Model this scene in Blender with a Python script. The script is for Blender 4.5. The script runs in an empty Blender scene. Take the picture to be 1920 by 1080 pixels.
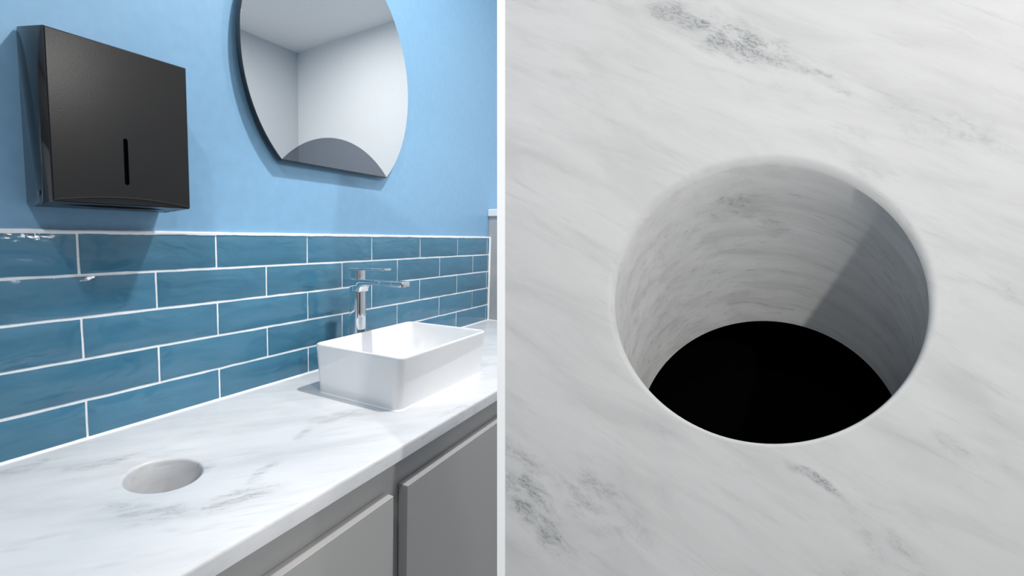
import bpy, bmesh, math, random
from mathutils import Vector, Matrix, noise

random.seed(7)
S = bpy.context.scene
COL = S.collection
EYE = 1.2475                     # height of the eye above the floor; the worktop stands at 0.87
PI = math.pi

# ------------------------------------------------------------------ camera
F_PX, PX, YAW, PITCH = 929.54, 671.77, 0.90125, 0.09415
cam_d = bpy.data.cameras.new('camera')
cam = bpy.data.objects.new('camera', cam_d); COL.objects.link(cam)
fwd = Vector((math.sin(YAW)*math.cos(PITCH), math.cos(YAW)*math.cos(PITCH), -math.sin(PITCH)))
rgt = Vector((math.cos(YAW), -math.sin(YAW), 0))
upv = rgt.cross(fwd)
cam.matrix_world = Matrix(((rgt.x, upv.x, -fwd.x, 0), (rgt.y, upv.y, -fwd.y, -0.9773),
                           (rgt.z, upv.z, -fwd.z, EYE), (0, 0, 0, 1)))
cam_d.sensor_width = 36; cam_d.sensor_fit = 'HORIZONTAL'
cam_d.lens = F_PX*36/1920
cam_d.shift_x = (960-PX)/1920
cam_d.clip_start = 0.01
S.camera = cam

# ------------------------------------------------------------------ world, exposure
w = bpy.data.worlds.new('world'); S.world = w; w.use_nodes = True
w.node_tree.nodes['Background'].inputs[0].default_value = (0.6, 0.7, 0.8, 1)
w.node_tree.nodes['Background'].inputs[1].default_value = 0.05
S.view_settings.view_transform = 'Standard'; S.view_settings.look = 'None'
S.view_settings.exposure = 0.0; S.view_settings.gamma = 1.0
S.view_settings.use_curve_mapping = False
S.cycles.max_bounces = 10; S.cycles.diffuse_bounces = 6; S.cycles.glossy_bounces = 5
S.cycles.caustics_reflective = False; S.cycles.caustics_refractive = False
S.cycles.sample_clamp_indirect = 6.0
# ceiling downlights: (x, y, power, radius, colour)
LAMPS = [
    (1.22, -0.88, 32.5, 0.050, (1.0, 0.985, 0.96), 'recessed white ceiling downlight in front of the basin'),
    (-0.45, -0.95, 15.0, 0.060, (1.0, 0.975, 0.95), 'added fill downlight in the ceiling behind the viewer'),  # added as general fill
    (2.30, -1.25, 8.5, 0.050, (1.0, 0.985, 0.96), 'added ceiling downlight brightening the far end wall'),  # added to brighten the end wall seen in the mirror
]
SPOT = (-0.10, -2.0, 0.72, 50.0)          # added spotlight, lights the leaning slab and shades its hole: x, y, height above the eye, power

# ------------------------------------------------------------------ helpers
def link(o, parent=None):
    COL.objects.link(o)
    if parent is not None: o.parent = parent
    return o

def obj(name, bm, mat, parent=None, smooth=None):
    me = bpy.data.meshes.new(name)
    if isinstance(bm, tuple): me.from_pydata(bm[0], [], bm[1])
    else: bm.to_mesh(me); bm.free()
    me.update()
    if smooth is not None:
        me.polygons.foreach_set('use_smooth', [True]*len(me.polygons))
        me.set_sharp_from_angle(angle=math.radians(smooth))
    if mat: me.materials.append(mat)
    return link(bpy.data.objects.new(name, me), parent)

def tag(o, label, cat, group=None):
    o['label'] = label; o['category'] = cat
    if group: o['group'] = group
    return o

def thing(name, label, cat, loc=(0, 0, 0), group=None):
    o = bpy.data.objects.new(name, None); o.location = loc; o.empty_display_size = .05
    link(o); return tag(o, label, cat, group)

def struct(o):
    o['kind'] = 'structure'; return o

def recalc(bm):
    bmesh.ops.recalc_face_normals(bm, faces=bm.faces[:]); return bm

def box(x0, x1, y0, y1, z0, z1, bev=0.0, seg=2, bm=None):
    bm = bm or bmesh.new()
    r = bmesh.ops.create_cube(bm, size=1.0)
    for v in r['verts']:
        v.co = Vector((x0 if v.co.x < 0 else x1, y0 if v.co.y < 0 else y1, z0 if v.co.z < 0 else z1))
    if bev:
        es = list({e for v in r['verts'] for e in v.link_edges})
        bmesh.ops.bevel(bm, geom=es, offset=bev, segments=seg, affect='EDGES', profile=.5)
    return recalc(bm)

def prism(pts, axis, a0, a1, bev=0.0, seg=2):
    """extrude a closed 2-D outline along an axis ('X','Y','Z')"""
    bm = bmesh.new()
    def P(p, a):
        return {'X': (a, p[0], p[1]), 'Y': (p[0], a, p[1]), 'Z': (p[0], p[1], a)}[axis]
    A = [bm.verts.new(P(p, a0)) for p in pts]; B = [bm.verts.new(P(p, a1)) for p in pts]
    bm.faces.new(A); bm.faces.new(B[::-1]); n = len(pts)
    for i in range(n): bm.faces.new((A[i], B[i], B[(i+1) % n], A[(i+1) % n]))
    recalc(bm)
    if bev:
        es = [e for e in bm.edges if e.calc_face_angle(0) > math.radians(40)]
        bmesh.ops.bevel(bm, geom=es, offset=bev, segments=seg, affect='EDGES', profile=.5)
    return recalc(bm)

def loft(rings, close_first=False, close_last=False):
    vs, fs = [], []
    n = len(rings[0])
    for r in rings: vs += [tuple(p) for p in r]
    for k in range(len(rings)-1):
        for i in range(n):
            a = k*n+i; b = k*n+(i+1) % n
            fs.append((a, b, b+n, a+n))
    if close_first: fs.append(tuple(range(n))[::-1])
    if close_last: fs.append(tuple((len(rings)-1)*n+i for i in range(n)))
    bm = bmesh.new(); me = bpy.data.meshes.new('tmp'); me.from_pydata(vs, [], fs); bm.from_mesh(me)
    bpy.data.meshes.remove(me)
    return recalc(bm)

def rrect(x0, x1, y0, y1, r, z, seg=6):
    pts = []
    for cx, cy, a0 in ((x1-r, y1-r, 0), (x0+r, y1-r, 90), (x0+r, y0+r, 180), (x1-r, y0+r, 270)):
        for i in range(seg+1):
            a = math.radians(a0+90*i/seg); pts.append((cx+r*math.cos(a), cy+r*math.sin(a), z))
    return pts

def tube(p0, p1, r, n=16):
    p0, p1 = Vector(p0), Vector(p1); d = (p1-p0).normalized()
    a = d.orthogonal().normalized(); b = d.cross(a)
    rg = [[p+a*r*math.cos(2*PI*i/n)+b*r*math.sin(2*PI*i/n) for i in range(n)] for p in (p0, p1)]
    return loft(rg, True, True)

# ------------------------------------------------------------------ materials
class NT:
    def __init__(s, name):
        s.m = bpy.data.materials.new(name); s.m.use_nodes = True; s.t = s.m.node_tree
        s.b = s.t.nodes['Principled BSDF']
    def n(s, kind, **kw):
        x = s.t.nodes.new(kind)
        for k, v in kw.items():
            if k.startswith('i_'):
                x.inputs[int(k[2:]) if k[2:].isdigit() else k[2:].replace('_', ' ')].default_value = v
            else: setattr(x, k, v)
        return x
    def l(s, a, b): s.t.links.new(a, b)
    def math(s, op, a, b=None, clamp=False):
        x = s.n('ShaderNodeMath', operation=op, use_clamp=clamp)
        for i, q in enumerate((a, b)):
            if q is None: continue
            if isinstance(q, (int, float)): x.inputs[i].default_value = q
            else: s.l(q, x.inputs[i])
        return x.outputs[0]
    def ramp(s, fac, stops):
        r = s.n('ShaderNodeValToRGB'); e = r.color_ramp.elements
        while len(e) < len(stops): e.new(.5)
        for k, (p, c) in zip(e, stops):
            k.position = p; k.color = (*c, 1) if len(c) == 3 else c
        s.l(fac, r.inputs[0]); return r.outputs[0]
    def maprange(s, v, a, b, c, d, smooth=True):
        x = s.n('ShaderNodeMapRange', interpolation_type='SMOOTHSTEP' if smooth else 'LINEAR')
        s.l(v, x.inputs[0])
        for i, q in zip((1, 2, 3, 4), (a, b, c, d)): x.inputs[i].default_value = q
        return x.outputs[0]
    def mix(s, fac, a, b, blend='MIX'):
        x = s.n('ShaderNodeMix', data_type='RGBA', blend_type=blend)
        for i, q in ((0, fac), (6, a), (7, b)):
            if isinstance(q, (int, float)): x.inputs[i].default_value = q
            elif isinstance(q, tuple): x.inputs[i].default_value = (*q, 1)
            else: s.l(q, x.inputs[i])
        return x.outputs[2]
    def bump(s, h, strength, dist):
        x = s.n('ShaderNodeBump'); x.inputs['Strength'].default_value = strength
        x.inputs['Distance'].default_value = dist; s.l(h, x.inputs['Height'])
        s.l(x.outputs[0], s.b.inputs['Normal']); return x

def plain(name, col, rough=.5, metal=0.0, coat=0.0, bump=None, var=0.0, spec=None):
    t = NT(name); b = t.b
    b.inputs['Roughness'].default_value = rough; b.inputs['Metallic'].default_value = metal
    b.inputs['Coat Weight'].default_value = coat; b.inputs['Coat Roughness'].default_value = .08
    if spec is not None: b.inputs['Specular IOR Level'].default_value = spec
    tc = t.n('ShaderNodeTexCoord')
    nz = t.n('ShaderNodeTexNoise', i_Scale=(bump[0] if bump else 6.0), i_Detail=4.0)
    t.l(tc.outputs['Object'], nz.inputs['Vector'])
    lo = tuple(c*(1-var) for c in col); hi = tuple(min(1, c*(1+var)) for c in col)
    t.l(t.ramp(nz.outputs['Fac'], [(.3, lo), (.7, hi)]), b.inputs['Base Color'])
    if bump: t.bump(nz.outputs['Fac'], bump[1], bump[2])
    return t.m

def marble(name, ang, blobs, base=(.66, .665, .67), rough=.32, k=1.0, vein_scale=1.0, cloud=.16, seed=0.0, zs=6.0, streak=.36, va=2.0):
    t = NT(name); b = t.b
    tc = t.n('ShaderNodeTexCoord').outputs['Object']
    off = t.n('ShaderNodeMapping', vector_type='POINT'); off.inputs['Rotation'].default_value = (0, 0, -ang)
    off.inputs['Location'].default_value = (seed, seed*.7, 0)
    t.l(tc, off.inputs['Vector'])
    def strech(sx, sy, sz):
        m = t.n('ShaderNodeMapping', vector_type='POINT'); m.inputs['Scale'].default_value = (sx*k, sy*k, sz*k)
        t.l(off.outputs[0], m.inputs['Vector']); return m.outputs[0]
    def nz(vec, sc, det, rgh=.6, dist=0.0):
        x = t.n('ShaderNodeTexNoise'); x.inputs['Scale'].default_value = sc; x.inputs['Detail'].default_value = det
        x.inputs['Roughness'].default_value = rgh; x.inputs['Distortion'].default_value = dist
        t.l(vec, x.inputs['Vector']); return x.outputs['Fac']
    sv = strech(1.0, 4.2, zs)
    c1 = nz(sv, 2.0, 5, .62, .5)
    c2 = nz(strech(1.0, 9.0, zs*2.2), 3.2, 7, .68, .4)
    lo = tuple(q*(1-cloud*1.6) for q in base); hi = tuple(min(1, q*(1+cloud*.9)) for q in base)
    col = t.ramp(c1, [(.32, lo), (.50, base), (.70, hi)])
    f2 = t.maprange(c2, .54, .76, 0, streak)
    col = t.mix(f2, col, tuple(q*.62 for q in base))
    # crinkled dark veins, only where the stone has its vein clouds
    vv = strech(1.0, va, 2.6)
    v1 = nz(vv, 19*vein_scale, 7, .66, 1.2)
    ridge = t.math('ABSOLUTE', t.math('SUBTRACT', v1, .5))
    v = t.maprange(ridge, .0, .055, 1.0, 0.0)
    blot = t.maprange(nz(vv, 9*vein_scale, 6, .7, .4), .42, .60, 0, 1)
    pat = t.math('MULTIPLY', t.math('ADD', t.math('MULTIPLY', v, .65), .35), blot, True)
    nzw = t.n('ShaderNodeTexNoise'); nzw.inputs['Scale'].default_value = 9*k; nzw.inputs['Detail'].default_value = 4
    t.l(tc, nzw.inputs['Vector'])
    wv = t.n('ShaderNodeVectorMath', operation='MULTIPLY_ADD')
    t.l(nzw.outputs['Color'], wv.inputs[0])
    wv.inputs[1].default_value = (.10/k, .10/k, .05/k); wv.inputs[2].default_value = (-.05/k, -.05/k, -.025/k)
    wa = t.n('ShaderNodeVectorMath', operation='ADD'); t.l(wv.outputs[0], wa.inputs[0]); t.l(tc, wa.inputs[1])
    mask = t.maprange(nz(strech(1.0, 2.6, 3.0), 2.6, 3, .5), .60, .74, 0, .30)
    for (cx, cy, lu, lv, a, st) in blobs:
        m = t.n('ShaderNodeMapping', vector_type='TEXTURE')
        m.inputs['Location'].default_value = (cx, cy, 0); m.inputs['Rotation'].default_value = (0, 0, a)
        m.inputs['Scale'].default_value = (lu, lv, 10)
        t.l(wa.outputs[0], m.inputs['Vector'])
        ln = t.n('ShaderNodeVectorMath', operation='LENGTH'); t.l(m.outputs[0], ln.inputs[0])
        mask = t.math('MAXIMUM', mask, t.maprange(ln.outputs['Value'], .25, 1.0, st, 0))
    col = t.mix(t.math('MULTIPLY', mask, pat, True), col, (.15, .16, .165))
    haze = t.math('MULTIPLY', mask, .22)
    col = t.mix(haze, col, (.40, .41, .42))
    t.l(col, b.inputs['Base Color'])
    b.inputs['Roughness'].default_value = rough
    b.inputs['Specular IOR Level'].default_value = .35
    t.bump(c2, .02, .002)
    return t.m

def tile_mat():
    t = NT('blue glazed tile'); b = t.b
    tc = t.n('ShaderNodeTexCoord').outputs['Object']
    inf = t.n('ShaderNodeObjectInfo').outputs['Random']
    cmb = t.n('ShaderNodeCombineXYZ')
    for i, q in enumerate((17.0, 31.0, 53.0)): t.l(t.math('MULTIPLY', inf, q), cmb.inputs[i])
    ad = t.n('ShaderNodeVectorMath', operation='ADD'); t.l(tc, ad.inputs[0]); t.l(cmb.outputs[0], ad.inputs[1])
    st = t.n('ShaderNodeMapping'); st.inputs['Scale'].default_value = (3.0, 1, 11.0); t.l(ad.outputs[0], st.inputs['Vector'])
    n1 = t.n('ShaderNodeTexNoise', i_Scale=3.0, i_Detail=6.0, i_Distortion=.6); t.l(st.outputs[0], n1.inputs['Vector'])
    col = t.ramp(n1.outputs['Fac'], [(.25, (.049, .170, .268)), (.5, (.057, .186, .290)), (.78, (.067, .204, .314))])
    vr = t.n('ShaderNodeHueSaturation'); t.l(col, vr.inputs['Color'])
    t.l(t.math('ADD', t.math('MULTIPLY', inf, .16), .92), vr.inputs['Value'])
    t.l(vr.outputs[0], b.inputs['Base Color'])
    b.inputs['Roughness'].default_value = .06
    b.inputs['Coat Weight'].default_value = .4; b.inputs['Coat Roughness'].default_value = .03
    # uneven hand-made glaze
    sw = t.n('ShaderNodeMapping'); sw.inputs['Scale'].default_value = (1.0, 1, 2.2); t.l(ad.outputs[0], sw.inputs['Vector'])
    n2 = t.n('ShaderNodeTexNoise', i_Scale=7.0, i_Detail=2.0, i_Distortion=.9); t.l(sw.outputs[0], n2.inputs['Vector'])
    n3 = t.n('ShaderNodeTexNoise', i_Scale=60.0, i_Detail=3.0); t.l(st.outputs[0], n3.inputs['Vector'])
    h = t.math('ADD', n2.outputs['Fac'], t.math('MULTIPLY', n3.outputs['Fac'], .02))
    t.bump(h, .55, .010)
    return t.m

M_paint = plain('blue wall paint', (.205, .395, .592), .36, bump=(45, .06, .004), var=.035)
M_white = plain('white wall paint', (.80, .81, .82), .6, bump=(60, .05, .003), var=.02)
M_ceil = plain('white ceiling paint', (.86, .86, .86), .7, bump=(60, .05, .003), var=.015)
M_front = plain('pale grey wall paint', (.58, .59, .60), .6, bump=(60, .05, .003), var=.02)
M_dim = plain('grey wall paint', (.27, .275, .285), .6, bump=(60, .05, .003), var=.02)
M_floor = plain('grey vinyl floor', (.30, .305, .31), .45, bump=(80, .05, .002), var=.12)
M_grout = plain('white grout', (.84, .87, .90), .7, bump=(220, .25, .001), var=.04)
M_tile = tile_mat()
M_ledge = plain('grey painted panel', (.40, .40, .41), .5, bump=(18, .06, .004), var=.06)
M_cap = plain('white painted board', (.80, .82, .84), .45, var=.03)
M_cab = plain('grey satin cabinet lacquer', (.385, .38, .378), .38, bump=(400, .04, .0006), var=.02)
M_gap = plain('dark recess', (.02, .02, .02), .8)
M_ceramic = plain('white ceramic', (.86, .86, .87), .07, coat=.3, var=.005)
M_sil = plain('white silicone', (.85, .87, .89), .25, var=.02)
M_chrome = plain('polished chrome', (.86, .87, .88), .045, 1.0)
M_black = plain('black powder coat', (.0105, .0095, .0092), .27, bump=(520, .10, .0008), var=.1, spec=.4)
M_blackside = plain('black gloss coat', (.0105, .0098, .0098), .12, coat=1.0, bump=(300, .05, .0008), var=.1)
M_void = plain('unlit black', (.0008, .0008, .0008), .9, spec=.02)  # near-black colour for the darkness inside openings
M_mirror = plain('silvered mirror glass', (.90, .92, .93), .012, 1.0)
M_tint = plain('grey tinted mirror glass', (.23, .26, .30), .015, 1.0)
M_edge = plain('black mirror edge', (.010, .016, .022), .25, coat=.3)
M_steel = plain('brushed steel tube', (.55, .56, .57), .35, 1.0)
M_trim = plain('bright white edging', (.96, .96, .96), .6)
M_lampring = plain('white lamp ring', (.8, .8, .8), .4)

def lens_mat(c):
    t = NT('lamp lens'); t.b.inputs['Base Color'].default_value = (.8, .8, .8, 1)
    t.b.inputs['Emission Color'].default_value = (*c, 1); t.b.inputs['Emission Strength'].default_value = 12
    return t.m

# ------------------------------------------------------------------ room shell
XL, XE, YF, ZC = -1.45, 3.033, -2.102, EYE+1.55
T = .10
Y_P = .008                        # painted face lies a little behind the tile face (y = 0)
wall_back = struct(obj('wall_back', box(XL-T, XE+T, Y_P, Y_P+T, 0, ZC), M_paint))
struct(obj('wall_front', box(XL-T, XE+T, YF-T, YF, 0, ZC), M_front))
struct(obj('wall_left', box(XL-T, XL, YF, Y_P, 0, ZC), M_dim))
struct(obj('wall_right', box(XE, XE+T, YF, Y_P, 0, ZC), M_white))
struct(obj('floor', box(XL-T, XE+T, YF-T, Y_P+T, -.1, 0), M_floor))
struct(obj('ceiling', box(XL-T, XE+T, YF-T, Y_P+T, ZC, ZC+.1), M_ceil))
struct(obj('baseboard_front', box(XL, XE, YF, YF+.014, 0, .10, .004), M_cap))

# the boxed ledge at the end of the counter
Z_C = EYE-.3775                   # worktop height
X_E = 2.2395
ledge = struct(obj('wall_ledge', box(X_E, X_E+.20, -.62, Y_P, 0, EYE+.116, .002), M_ledge))
obj('ledge_cap', box(X_E-.013, X_E+.213, -.632, Y_P, EYE+.116, EYE+.150, .004), M_cap, ledge)

# tiles: five courses in running bond, each tile its own piece
TOP, ROW, PER, X0 = EYE+.0164, .07958, .303, .39976
X_START = -.66
obj('grout', box(X_START, X_E, .0022, Y_P+.001, Z_C-.002, TOP-.001), M_grout, wall_back)
# uneven top bead of grout
vs, fs = [], []
n = 240
for i in range(n+1):
    x = X_START+(X_E-X_START)*i/n
    j = .0011*noise.noise(Vector((x*14, 3.1, 0)))+.0007*noise.noise(Vector((x*55, 9.1, 0)))
    k = .0012*noise.noise(Vector((x*20, 7.7, 0)))+.0008*noise.noise(Vector((x*70, 1.7, 0)))
    vs += [(x, Y_P, TOP+.0050+j), (x, -.0012, TOP+.0042+j), (x, -.0024, TOP+.0018), (x, -.0008, TOP-.0028+k), (x, .004, TOP-.003+k)]
for i in range(n):
    for q in range(4):
        a = i*5+q; fs.append((a, a+5, a+6, a+1))
obj('grout_bead', (vs, fs), M_grout, wall_back, 60)

def tile_mesh(wd, ht, seed):
    """one glazed tile, slightly wavy outline and pillowed face; origin at its centre, face towards -y"""
    nx, nz_ = max(3, int(wd/.02)), 5
    V, Fc = [], []
    def wob(a, b): return .0011*noise.noise(Vector((a*22, b*22, seed*9.3)))+.0005*noise.noise(Vector((a*80, b*80, seed*3.7)))
    for j in range(nz_+1):
        for i in range(nx+1):
            u, v_ = i/nx, j/nz_
            x = (u-.5)*wd; z = (v_-.5)*ht
            x += wob(v_*ht, 11.3 if i*2 < nx else 27.1)*(abs(u-.5)*2)**3
            z += wob(x, 5.3 if j*2 < nz_ else 41.9)*(abs(v_-.5)*2)**2
            e = min(u*wd, (1-u)*wd, v_*ht, (1-v_)*ht)
            y = -.0002-.0016*min(1, (e/.012))**.6+.0007*noise.noise(Vector((x*11, z*16, seed*5.1)))*min(1, e/.01)
            if e < 1e-6: y = .0012
            V.append((x, y, z))
    for j in range(nz_):
        for i in range(nx):
            a = j*(nx+1)+i; Fc.append((a, a+1, a+nx+2, a+nx+1))
    bd = [i for i in range(nx+1)]+[j*(nx+1)+nx for j in range(1, nz_+1)]+[nz_*(nx+1)+i for i in range(nx-1, -1, -1)]+[j*(nx+1) for j in range(nz_-1, 0, -1)]
    m0 = len(V); V += [(V[b][0], .006, V[b][2]) for b in bd]
    for q in range(len(bd)):
        p = (q+1) % len(bd); Fc.append((bd[p], bd[q], m0+q, m0+p))
    me = bpy.data.meshes.new('tile'); me.from_pydata(V, [], Fc); me.update()
    me.polygons.foreach_set('use_smooth', [True]*len(me.polygons)); me.set_sharp_from_angle(angle=math.radians(50))
    me.materials.append(M_tile); return me
cache = {}
JX, JZ = .0048, .0057
for r in range(5):
    zt = TOP-r*ROW-(.0018 if r == 0 else JZ/2); zb = TOP-(r+1)*ROW+JZ/2 if r < 4 else Z_C+.0022
    for k in range(-5, 8):
        xa = X0+(k+(.5 if r % 2 else 0))*PER; xb = xa+PER
        xa += JX/2; xb -= JX/2
        xa = max(xa, X_START); xb = min(xb, X_E-.004)
        if xb-xa < .012: continue
        key = (round(xb-xa, 3), round(zt-zb, 4), (k*3+r*5) % 7)
        if key not in cache: cache[key] = tile_mesh(xb-xa, zt-zb, len(cache)+1)
        o = link(bpy.data.objects.new('tile', cache[key]), wall_back)
        o.location = ((xa+xb)/2, 0, (zt+zb)/2)
obj('corner_bead', prism([(X_E, -.006), (X_E-.006, -.001), (X_E-.006, .004), (X_E, .004)], 'Z', Z_C+.001, TOP+.004), M_sil, wall_back)

# ------------------------------------------------------------------ ceiling downlights
for (lx, ly, pw, rad, c, lab) in LAMPS:
    t = thing('ceiling_light', lab, 'light', (lx, ly, ZC), 'recessed ceiling downlights')
    def ring(r, z): return [(r*math.cos(2*PI*i/40), r*math.sin(2*PI*i/40), z) for i in range(40)]
    obj('trim_ring', loft([ring(rad+.006, 0), ring(rad+.022, 0), ring(rad+.021, -.004), ring(rad+.006, -.006), ring(rad+.003, -.001)]), M_lampring, t, 40)
    obj('lens', loft([ring(.001, -.001), ring(rad+.004, -.001)], True), lens_mat(c), t)
    ld = bpy.data.lights.new('downlight', 'AREA'); ld.shape = 'DISK'; ld.size = rad*2; ld.energy = pw; ld.color = c
    lo = bpy.data.objects.new('downlight', ld); link(lo, t); lo.location = (0, 0, -.004)

wl = thing('added_sheen_light', 'added small round light high on the plain grey wall, for the sheen on the dispenser', 'light', (1.03, YF, EYE+.90))  # added lamp that puts a sheen on the towel dispenser
def wring(r, y): return [(r*math.cos(2*PI*i/40), y, r*math.sin(2*PI*i/40)) for i in range(40)]
obj('back_plate', loft([wring(.085, 0), wring(.085, .018), wring(.074, .022), wring(.072, .012)], True, False), M_lampring, wl, 40)
obj('diffuser', loft([wring(.072, .012), wring(.066, .028), wring(.045, .036), wring(.002, .039)], False, True), lens_mat((1, .98, .95)), wl, 60)
ld = bpy.data.lights.new('sheen_glow', 'AREA'); ld.shape = 'DISK'; ld.size = .13; ld.energy = 3.5; ld.color = (1, .98, .95)
lo = link(bpy.data.objects.new('sheen_glow', ld), wl); lo.location = (0, .042, 0); lo.rotation_euler = (PI/2, 0, 0)

sx_, sy_, sz_, spw = SPOT
sl_t = thing('added_spotlight', 'added white spotlight on the plain grey wall, lighting the leaning slab', 'spotlight', (sx_, YF, EYE+sz_))
aim = (Vector((.800, -1.035, EYE-.045))-Vector((sx_, sy_, EYE+sz_))).normalized()
hp = Vector((0, sy_-YF, 0))
obj('wall_plate', loft([wring(.045, 0), wring(.045, .012), wring(.040, .016)], True, True), M_lampring, sl_t, 40)
obj('arm', tube((0, .012, 0), hp-aim*.06, .008), M_lampring, sl_t, 40)
a_ = aim.orthogonal().normalized(); b_ = aim.cross(a_)
def hring_(r, k): return [hp+aim*k+a_*r*math.cos(2*PI*i/32)+b_*r*math.sin(2*PI*i/32) for i in range(32)]
obj('lamp_head', loft([hring_(.030, -.10), hring_(.042, -.085), hring_(.045, -.004), hring_(.041, -.004), hring_(.036, -.03)], True, True), M_lampring, sl_t, 40)
ld = bpy.data.lights.new('spot_beam', 'SPOT'); ld.energy = spw; ld.shadow_soft_size = .034; ld.spot_size = math.radians(55); ld.spot_blend = .40; ld.color = (1, .975, .93)
lo = link(bpy.data.objects.new('spot_beam', ld), sl_t); lo.location = hp+aim*.04; lo.rotation_euler = aim.to_track_quat('-Z', 'Y').to_euler()

# ------------------------------------------------------------------ plates with a hole
def plate_with_hole(outer_rings, hole_rings, under_rings=None):
    """outer_rings: list of (polygon, z) from the top face outwards; hole_rings: lists of 3-D rings going in.
    All hole rings share n points; the top face is filled between polygon 0 and hole ring 0."""
    bm = bmesh.new()
    H = [[bm.verts.new(p) for p in rg] for rg in hole_rings]
    O = [[bm.verts.new(p) for p in rg] for rg in outer_rings]
    for L in (H, O):
        for a, b in zip(L, L[1:]):
            n = len(a)
            for i in range(n): bm.faces.new((a[i], a[(i+1) % n], b[(i+1) % n], b[i]))
    def edges(L): return [bm.edges.get((L[i], L[(i+1) % len(L)])) or bm.edges.new((L[i], L[(i+1) % len(L)])) for i in range(len(L))]
    bmesh.ops.triangle_fill(bm, use_beauty=True, use_dissolve=False, edges=edges(O[0])+edges(H[0]))
    if under_rings:
        bmesh.ops.triangle_fill(bm, use_beauty=True, use_dissolve=False, edges=edges(O[-1])+edges(H[-1]))
    return recalc(bm)

# ------------------------------------------------------------------ worktop
M_stone = marble('marble worktop stone', math.radians(-32),
                 [(.462, -.272, .035, .022, .6, .7), (.335, -.325, .105, .030, -.95, 0.58), (.435, -.400, .105, .024, -.35, 0.68),
                  (.372, -.128, .085, .016, -.12, 0.54), (.275, -.045, .09, .020, -.1, 0.43),
                  (.800, -.300, .11, .030, -.30, 0.58), (.68, -.302, .06, .02, .5, 0.43),
                  (.515, -.372, .06, .018, .25, 0.54), (1.52, -.22, .12, .02, -.3, 0.36), (1.0, -.475, .12, .02, -.1, 0.36)],
                 base=(.665, .67, .685), rough=.30, k=1.7, vein_scale=1.3, cloud=.07, seed=3.0, va=4.0, streak=.5)
worktop = thing('marble_worktop', 'white grey-veined marble worktop with a round hole, under the blue tiles', 'worktop', (0, 0, Z_C))
HX, HY, HR, YFRONT, TH_ = .4112, -.2466, .0600, -.4885, .030
def rect(i, z): return [(XL+.75+i, YFRONT+i, z), (X_E-.0005-i*0, YFRONT+i, z), (X_E-.0005, .0, z), (XL+.75+i, .0, z)]
outer = [rect(.006, 0), rect(.0035, -.0007), rect(.0013, -.0026), rect(.0003, -.0045), rect(0, -.007), rect(0, -TH_+.002), rect(.002, -TH_)]
def hring(r, z, n=72): return [(HX+r*math.cos(2*PI*i/n), HY+r*math.sin(2*PI*i/n), z) for i in range(n)]
hole = [hring(HR+.006, 0), hring(HR+.0032, -.0007), hring(HR+.001, -.0025), hring(HR, -.0055), hring(HR, -TH_)]
obj('slab', plate_with_hole(outer, hole, True), M_stone, worktop, 35)
obj('hole_collar', loft([hring(HR, -TH_), hring(HR, -.14), hring(HR+.012, -.14), hring(HR+.012, -TH_), hring(HR, -TH_)]), M_stone, worktop, 35)
obj('silicone_joint', prism([(-.0040, Z_C), (-.0028, Z_C+.0018), (-.0012, Z_C+.0036), (.004, Z_C+.0040), (.004, Z_C)], 'X', X_START, X_E-.001), M_sil, wall_back, 50)
obj('silicone_joint', prism([(X_E-.004, Z_C), (X_E-.001, Z_C+.0035), (X_E, Z_C+.0035), (X_E, Z_C)], 'Y', -.48, 0.0), M_sil, ledge, 50)

# ------------------------------------------------------------------ vanity cabinet
vanity = thing('vanity_cabinet', 'long grey handleless vanity cabinet with overlay doors below the marble worktop', 'cabinet', (0, 0, 0))
ZB = Z_C-TH_
carc = -.4650; dfront = -.4870; dtop = EYE-.4667
bm = box(XL+.77, X_E-.002, carc, -.447, .10, ZB)                       # face board
box(XL+.77, XL+.788, -.447, -.005, .10, ZB, bm=bm)
box(X_E-.02, X_E-.002, -.447, -.005, .10, ZB, bm=bm)
box(XL+.788, X_E-.02, -.447, -.005, .10, .118, bm=bm)
obj('body', bm, M_cab, vanity)
obj('plinth', box(XL+.79, X_E-.01, -.40, -.385, 0, .10), M_cab, vanity)
for (a, b) in ((-.565, .056), (.103, .7242), (.7710, 1.392), (1.439, 2.060)):
    obj('door', box(a, b, dfront, carc-.0012, .115, dtop, .0009, 1), M_cab, vanity)

# ------------------------------------------------------------------ basin
bx0, bx1, by0, by1, bh = .889, 1.3347, -.394, -.1281, .1229
basin = thing('countertop_basin', 'white rectangular ceramic vessel basin standing on the marble worktop', 'basin', (0, 0, Z_C))
tp = .003
def br(i, z, r, kf=1.0): return rrect(bx0+i, bx1-i, by0+i*kf, by1-i*kf, r, z, 8)
rings = [br(tp+.002, 0, .020, 3), br(tp, .002, .022, 3), br(tp*.75, bh*.25, .022, 3), br(tp*.35, bh*.65, .022, 3), br(.0005, bh-.006, .021), br(.0004, bh-.003, .021),
         br(.0016, bh-.0009, .020), br(.0040, bh, .018), br(.0062, bh-.0009, .016), br(.0078, bh-.004, .0145),
         br(.0105, bh*.70, .018), br(.016, bh*.35, .026), br(.022, bh*.22, .032), br(.032, bh*.165, .036), br(.055, bh*.145, .04), br(.105, bh*.135, .02), br(.118, bh*.133, .01)]
obj('bowl', loft(rings, True, True), M_ceramic, basin, 50)
def bead(g0, g1):
    return loft([rrect(bx0+tp-g0, bx1-tp+g0, by0+tp*3.0-g0, by1-tp*3+g0*.3, .022+g0, .0003, 8),
                 rrect(bx0+tp-g1*.4, bx1-tp+g1*.4, by0+tp*3.0-g1*.4, by1-tp*3+g1*.2, .022, .0022, 8),
                 rrect(bx0+tp+.003, bx1-tp-.003, by0+tp*3.0+.003, by1-tp*3-.003, .020, .0042, 8)])
obj('silicone_bead', bead(.0045, .0045), M_sil, basin, 60)
dz = bh*.135
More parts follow.
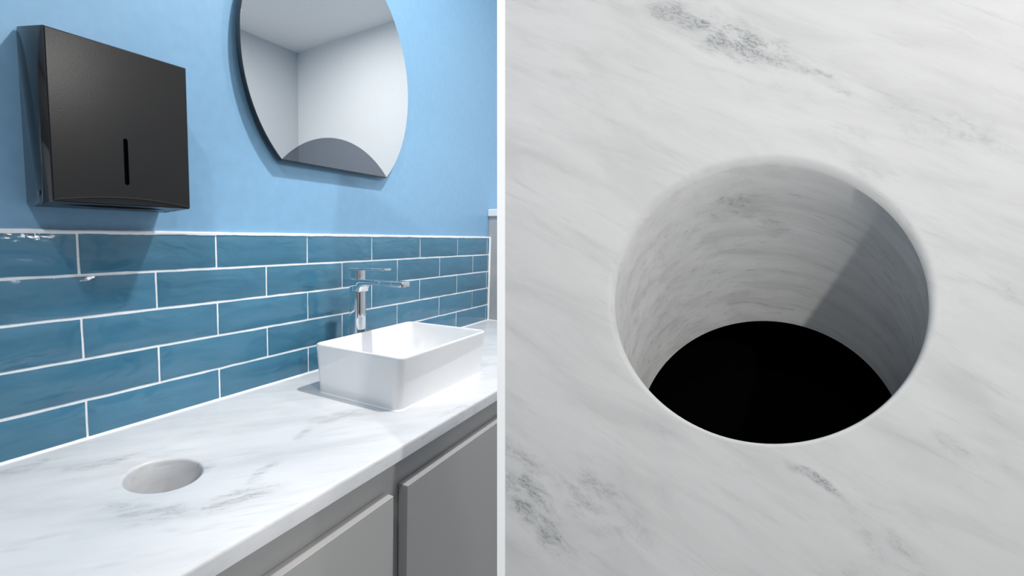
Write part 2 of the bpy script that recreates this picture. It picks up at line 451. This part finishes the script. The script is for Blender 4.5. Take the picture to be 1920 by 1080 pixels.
def dr(r, z): return [((bx0+bx1)/2+r*math.cos(2*PI*i/32), (by0+by1)/2+r*math.sin(2*PI*i/32), z) for i in range(32)]
obj('drain', loft([dr(.033, dz), dr(.032, dz+.003), dr(.022, dz+.004), dr(.020, dz+.001), dr(.005, dz+.001)], False, True), M_chrome, basin, 40)

# ------------------------------------------------------------------ tap
tap = thing('basin_mixer_tap', 'tall polished chrome mixer tap with flat lever and square spout behind the basin', 'tap', (0, 0, Z_C))
XC, HW = 1.1115, .0215
def R(z): return EYE+z-Z_C
def dshape(hw, yb, yf, rb, rf, seg=8):
    pts = []
    for cx, cy, r, a0 in ((XC+hw-rb, yb-rb, rb, 0), (XC-hw+rb, yb-rb, rb, 90), (XC-hw+rf, yf+rf, rf, 180), (XC+hw-rf, yf+rf, rf, 270)):
        for i in range(seg+1):
            a = math.radians(a0+90*i/seg); pts.append((cx+r*math.cos(a), cy+r*math.sin(a)))
    return pts
YB = -.082
def lift(pts, z): return [(x, y, z) for x, y in pts]
D = lambda g, rf=.0165: dshape(HW-g, YB-g, -.1168+g, .0035, rf)
obj('column', loft([lift(D(0), R(-.3775)), lift(D(0), R(-.1435))], True, True), M_chrome, tap, 35)
obj('base_ring', loft([lift(dshape(HW+.003, YB+.003, -.1190, .006, .019), 0), lift(dshape(HW+.003, YB+.003, -.1190, .006, .019), .004), lift(D(0), .006)], True, True), M_chrome, tap, 35)
prof = [(YB, R(-.1060)), (-.262, R(-.1085)), (-.262, R(-.1215)), (-.165, R(-.1205)), (-.142, R(-.1212)), (-.131, R(-.1235)), (-.123, R(-.1275)), (-.1185, R(-.1335)), (-.1168, R(-.143)), (YB, R(-.143))]
bm = prism(prof, 'X', XC-HW, XC+HW)
es = [e for e in bm.edges if all(v.co.y < -.26 for v in e.verts) and abs(e.verts[0].co.z-e.verts[1].co.z) > .005]
bmesh.ops.bevel(bm, geom=es, offset=.009, segments=5, affect='EDGES', profile=.5)
es = [e for e in bm.edges if e.calc_face_angle(0) > math.radians(50)]
bmesh.ops.bevel(bm, geom=es, offset=.0012, segments=2, affect='EDGES', profile=.5)
sp = obj('spout', recalc(bm), M_chrome, tap, 35)
obj('aerator', tube((XC, -.247, R(-.1245)), (XC, -.247, R(-.1205)), .010, 24), M_chrome, sp, 40)
obj('cartridge_housing', loft([lift(dshape(HW-.001, YB-.002, -.1165, .006, .0165), z) for z in (R(-.1065), R(-.0820))], True, True), M_chrome, tap, 35)
bm = prism([(XC-HW, YB), (XC+HW, YB), (XC+HW*.92, -.202), (XC-HW*.92, -.202)], 'Z', R(-.0825), R(-.0755))
es = [e for e in bm.edges if all(v.co.y < -.2 for v in e.verts) and abs(e.verts[0].co.z-e.verts[1].co.z) > .003]
bmesh.ops.bevel(bm, geom=es, offset=.008, segments=5, affect='EDGES', profile=.5)
for v in bm.verts:
    k = max(0, (-.10-v.co.y)/.106)
    v.co.z += .001*k + (.0012*k if v.co.z < R(-.079) else 0)
es = [e for e in bm.edges if e.calc_face_angle(0) > math.radians(50)]
bmesh.ops.bevel(bm, geom=es, offset=.0008, segments=2, affect='EDGES', profile=.5)
obj('lever', recalc(bm), M_chrome, tap, 35)

# ------------------------------------------------------------------ paper towel dispenser
disp = thing('paper_towel_dispenser', 'black metal folded paper towel dispenser on the blue wall', 'dispenser', (0, 0, EYE))
dx0, dx1 = .3235, .5690
yb_, yf_ = Y_P, -.1050
zt0, zt1, zb0, zb1 = .3560, .3305, .0590, .0645      # back top, front top, back bottom, front bottom
prof = [(yb_, zt0-.006), (yb_-.005, zt0), (yf_+.0035, zt1+.001), (yf_+.0035, zb1-.001), (yb_-.02, zb0), (yb_, zb0+.006)]
bm = bmesh.new()
# shell: side cheeks, top, back and a bottom with the towel slot
def addquad(bm, pts):
    f = bm.faces.new([bm.verts.new(p) for p in pts]); return f
for x, s in ((dx0, 1), (dx1, -1)):
    addquad(bm, [(x, y, z) for y, z in prof])
n_ = len(prof)
for i in (0, 1, 5):
    a, b = prof[i], prof[(i+1) % n_]
    addquad(bm, [(dx0, *a), (dx1, *a), (dx1, *b), (dx0, *b)])
bmesh.ops.remove_doubles(bm, verts=bm.verts[:], dist=1e-6)
sh = obj('body', recalc(bm), M_blackside, disp, 30)
sd = sh.modifiers.new('thick', 'SOLIDIFY'); sd.thickness = .0015; sd.offset = -1
# bottom plate with a lens-shaped slot
def bz(y): return zb1+(zb0-zb1)*(y-yf_)/(yb_-yf_)
cxm, slw = (dx0+dx1)/2, .096
N_ = 24
slot = []
for i in range(N_+1):
    u = -1+2*i/N_; slot.append((cxm+slw*u, -.062-.019*(1-u*u)))
for i in range(N_-1, 0, -1):
    u = -1+2*i/N_; slot.append((cxm+slw*u, -.062+.019*(1-u*u)))
outer_ = [[(dx0, yf_+.0035, bz(yf_)-.001), (dx1, yf_+.0035, bz(yf_)-.001), (dx1, yb_-.012, bz(yb_-.012)), (dx0, yb_-.012, bz(yb_-.012))]]
obj('bottom_plate', plate_with_hole(outer_, [[(x, y, bz(y)-.0006) for x, y in slot], [(x, y, bz(y)+.004) for x, y in slot]]), M_black, disp, 30)
obj('slot_interior', box(dx0+.006, dx1-.006, yf_+.008, yb_-.012, .072, .10), M_void, disp)
# front cover: arched lower edge, level window
fr = []
for i in range(25):
    u = i/24; fr.append((dx1+(dx0-dx1)*u, zb1+.0005+.0105*(1-(2*u-1)**2)))
outl = [(dx0, zt1), (dx1, zt1)]+fr
bm = bmesh.new()
sx, sw2, sz0, sz1 = .4443, .0042, .0985, .1790
sl = []
for i in range(13):
    a = PI*i/12; sl.append((sx+sw2*math.cos(a), sz1-sw2+sw2*math.sin(a)))
for i in range(13):
    a = PI+PI*i/12; sl.append((sx+sw2*math.cos(a), sz0+sw2+sw2*math.sin(a)))
ins = .0018
def inset(p):
    return (min(max(p[0], dx0+ins), dx1-ins), min(p[1], zt1-ins)+(ins if p[1] < .1 else 0))
oR = [[(*((inset(p)[0],)), yf_, inset(p)[1]) for p in outl], [(p[0], yf_+.0015, p[1]) for p in outl], [(p[0], yf_+.0035, p[1]) for p in outl]]
hR = [[(x, yf_, z) for x, z in sl], [(x, yf_+.003, z) for x, z in sl]]
bm.free()
obj('front_cover', plate_with_hole(oR, hR), M_black, disp, 30)
obj('level_window', box(sx-.008, sx+.008, yf_+.0030, yf_+.0045, sz0-.004, sz1+.004), M_void, disp)
obj('inner_tray', box(dx0+.0015, dx1-.0015, yf_+.0045, yf_+.0058, bz(yf_), .09), M_black, disp)
lk = obj('lock', tube((dx0-.0016, -.052, .0785), (dx0+.001, -.052, .0785), .0036, 20), M_black, disp, 40)
obj('key_slot', box(dx0-.0021, dx0-.0012, -.0533, -.0507, .0758, .0812), M_chrome, lk)

# ------------------------------------------------------------------ mirror
mir = thing('wall_mirror', 'round frameless wall mirror with a flat cut base and grey tinted segment', 'mirror', (0, 0, EYE))
mcx, mcz, mR, mch = 1.128, .4815, .358, .2095
a0 = math.asin((mcz-mch)/mR)
hwid = mR*math.cos(a0)
def arc(r, aa, bb, n, cz): return [(mcx+r*math.cos(aa+(bb-aa)*i/n), cz+r*math.sin(aa+(bb-aa)*i/n)) for i in range(n+1)]
major = arc(mR, -a0, PI+a0, 96, mcz)                     # right base corner, over the top, to the left base corner
low = arc(mR, PI-a0, a0, 40, 2*mch-mcz)                  # left corner over the folded arc to the right corner
main = major+low[1:-1]
seg_ = low
g0, g1 = -.0140, -.0190
def chord_only(r, g): return arc(r, -math.asin((mcz-mch)/r), PI+math.asin((mcz-mch)/r), 96, mcz)
obj('backing', prism([(mcx+(x-mcx)*.9, mcz+(z-mcz)*.9) for x, z in chord_only(mR, 0)], 'Y', Y_P, g0), M_edge, mir, 30)
obj('clear_glass', prism(main, 'Y', g0, g1), M_mirror, mir)
obj('tinted_segment', prism(seg_, 'Y', g0, g1-.0004), M_tint, mir)
outer_arc = chord_only(mR+.0016, 0); inner_arc = chord_only(mR, 0)
bm = bmesh.new()
V4 = [[bm.verts.new((p[0], y, p[1])) for p in L] for (L, y) in ((outer_arc, -.005), (outer_arc, g1+.0012), (inner_arc, g1+.0010), (inner_arc, -.005))]
for a, b in zip(V4, V4[1:]+V4[:1]):
    for i in range(len(a)-1): bm.faces.new((a[i], a[i+1], b[i+1], b[i]))
obj('black_edge', recalc(bm), M_edge, mir, 30)
obj('base_edge', box(mcx-hwid, mcx+hwid, g1+.0012, -.005, mch-.0025, mch-.0003), M_edge, mir)

# ------------------------------------------------------------------ the large marble slab with the chute
E1 = Vector((.41334, -.91029, .02274)); E2 = Vector((.19931, .11482, .97319)); EN = Vector((-.8885, -.39772, .22889))
SC = .86
EYEP = Vector((0, -.9773, EYE))
C0 = EYEP+(Vector((.90801, -1.00414, -.0823+EYE))-EYEP)*SC
M_slab = marble('marble slab stone', math.radians(-33),
                [(-.03, .405, .155, .038, -.58, 1.0), (-.085, .45, .09, .03, -.45, .8), (.085, .325, .055, .016, -.6, .95),
                 (-.325, -.31, .12, .035, -.95, 1.0), (-.23, -.30, .10, .05, -.6, .5), (-.35, -.24, .06, .03, -.3, .7),
                 (.035, -.242, .055, .012, -.6, .75), (.10, -.31, .08, .03, -.7, .35), (-.03, .148, .055, .018, .24, .9), (.22, .24, .12, .04, -.5, .3)],
                base=(.585, .583, .578), rough=.55, k=2.2, vein_scale=1.0, cloud=.07, seed=1.0, zs=15.0)
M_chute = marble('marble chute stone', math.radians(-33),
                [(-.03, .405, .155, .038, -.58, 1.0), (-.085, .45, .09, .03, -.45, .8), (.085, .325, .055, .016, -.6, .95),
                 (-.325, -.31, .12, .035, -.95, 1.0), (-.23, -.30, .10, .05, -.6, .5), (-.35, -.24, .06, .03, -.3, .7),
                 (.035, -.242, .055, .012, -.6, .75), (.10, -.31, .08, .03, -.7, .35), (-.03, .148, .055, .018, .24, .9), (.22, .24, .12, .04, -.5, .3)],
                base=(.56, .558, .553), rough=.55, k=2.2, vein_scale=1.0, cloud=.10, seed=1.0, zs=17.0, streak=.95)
slab = bpy.data.objects.new('marble_slab', None); link(slab)
slab.matrix_world = Matrix(((E1.x, E2.x, EN.x, C0.x), (E1.y, E2.y, EN.y, C0.y), (E1.z, E2.z, EN.z, C0.z), (0, 0, 0, 1))) @ Matrix.Scale(SC, 4)
slab.empty_display_size = .05
tag(slab, 'large leaning pale grey-veined marble slab with a wide round chute hole and white left edging', 'marble slab')
ctr = Vector((-.01264, .00671)); AX = (.20274, .18803); VA = Vector((.47624, .87932)); VB = Vector((-.87932, .47624))
SH = Vector((.07486, -.22135)); DEP = .18; NR = 128
def er(g, w_, d=None):
    d = -w_/DEP if d is None else d
    o = []
    for i in range(NR):
        a = 2*PI*i/NR
        p = ctr+SH*max(0, d)+VA*((AX[0]+g)*math.cos(a))+VB*((AX[1]+g)*math.sin(a))
        o.append((p.x, p.y, w_))
    return o
LT, LB, RB, RT = Vector((-.3588, .5418)), Vector((-.36491, -.46412)), Vector((.27588, -.36983)), Vector((.3673, .4249))
ST = .030
def sq(i, z):
    c = (LT+LB+RB+RT)/4
    return [((p-(p-c).normalized()*i).x, (p-(p-c).normalized()*i).y, z) for p in (LT, LB, RB, RT)]
rb = .011
prof_h = [(rb*(1-math.sin(a)/math.sin(1.05)), -rb*(1-math.cos(a))) for a in [1.05*i/7 for i in range(8)]]
holes = [er(g, z, max(0, -z/DEP)) for (g, z) in prof_h]+[er(0, -ST)]
obj('slab', plate_with_hole([sq(0, 0), sq(0, -ST)], holes, True), M_slab, slab, 20)
chr_ = [er(0, -ST-(DEP-ST)*i/8) for i in range(9)]+[er(.014, -DEP), er(.014, -ST)]
obj('chute', loft(chr_), M_chute, slab, 40)
obj('chute_darkness', loft([er(.010, -DEP-.0005, 1.0), er(.004, -DEP-.10, 1.12)], False, True), M_void, slab, 40)  # near-black end piece standing in for the dark inside the chute
# white edging along the left side, bevelled back behind the slab
TL, BL = Vector((-.3722, .5439)), Vector((-.3762, -.46578))
ev = [(TL.x, TL.y, .0), (LT.x, LT.y, .0), (LB.x, LB.y, .0), (BL.x, BL.y, .0)]
ev += [(LT.x-.0005, LT.y, -.028), (LT.x+.0, LT.y, -.028), (LB.x+.0, LB.y, -.028), (LB.x-.0005, LB.y, -.028)]
ef = [(0, 1, 2, 3), (4, 7, 6, 5), (0, 4, 5, 1), (1, 5, 6, 2), (2, 6, 7, 3), (3, 7, 4, 0)]
bm = bmesh.new(); me = bpy.data.meshes.new('t'); me.from_pydata(ev, [], ef); bm.from_mesh(me)
obj('edging', recalc(bm), M_trim, slab)['label'] = 'white edging strip'
# stand: feet under the lower edge and struts behind, out of steel tube
inv = slab.matrix_world.inverted()
def L2W(u, v, w_): return slab.matrix_world @ Vector((u, v, w_))
for u in (-.30, .22):
    v = -.463+(u+.365)*(.0943/.641)
    p = L2W(u, v+.03, -ST-.012); q = Vector((p.x, p.y, 0))
    obj('leg', tube(inv @ p, inv @ q, .011), M_steel, slab, 40)
    u2 = -.345 if u < 0 else .335
    p2 = L2W(u2, .30, -ST-.006); q2 = L2W(-.33 if u < 0 else .345, -.35, -ST-.12); q2 = p2+(q2-p2)*(p2.z/(p2.z-q2.z))
    obj('strut', tube(inv @ p2, inv @ q2, .010), M_steel, slab, 40)
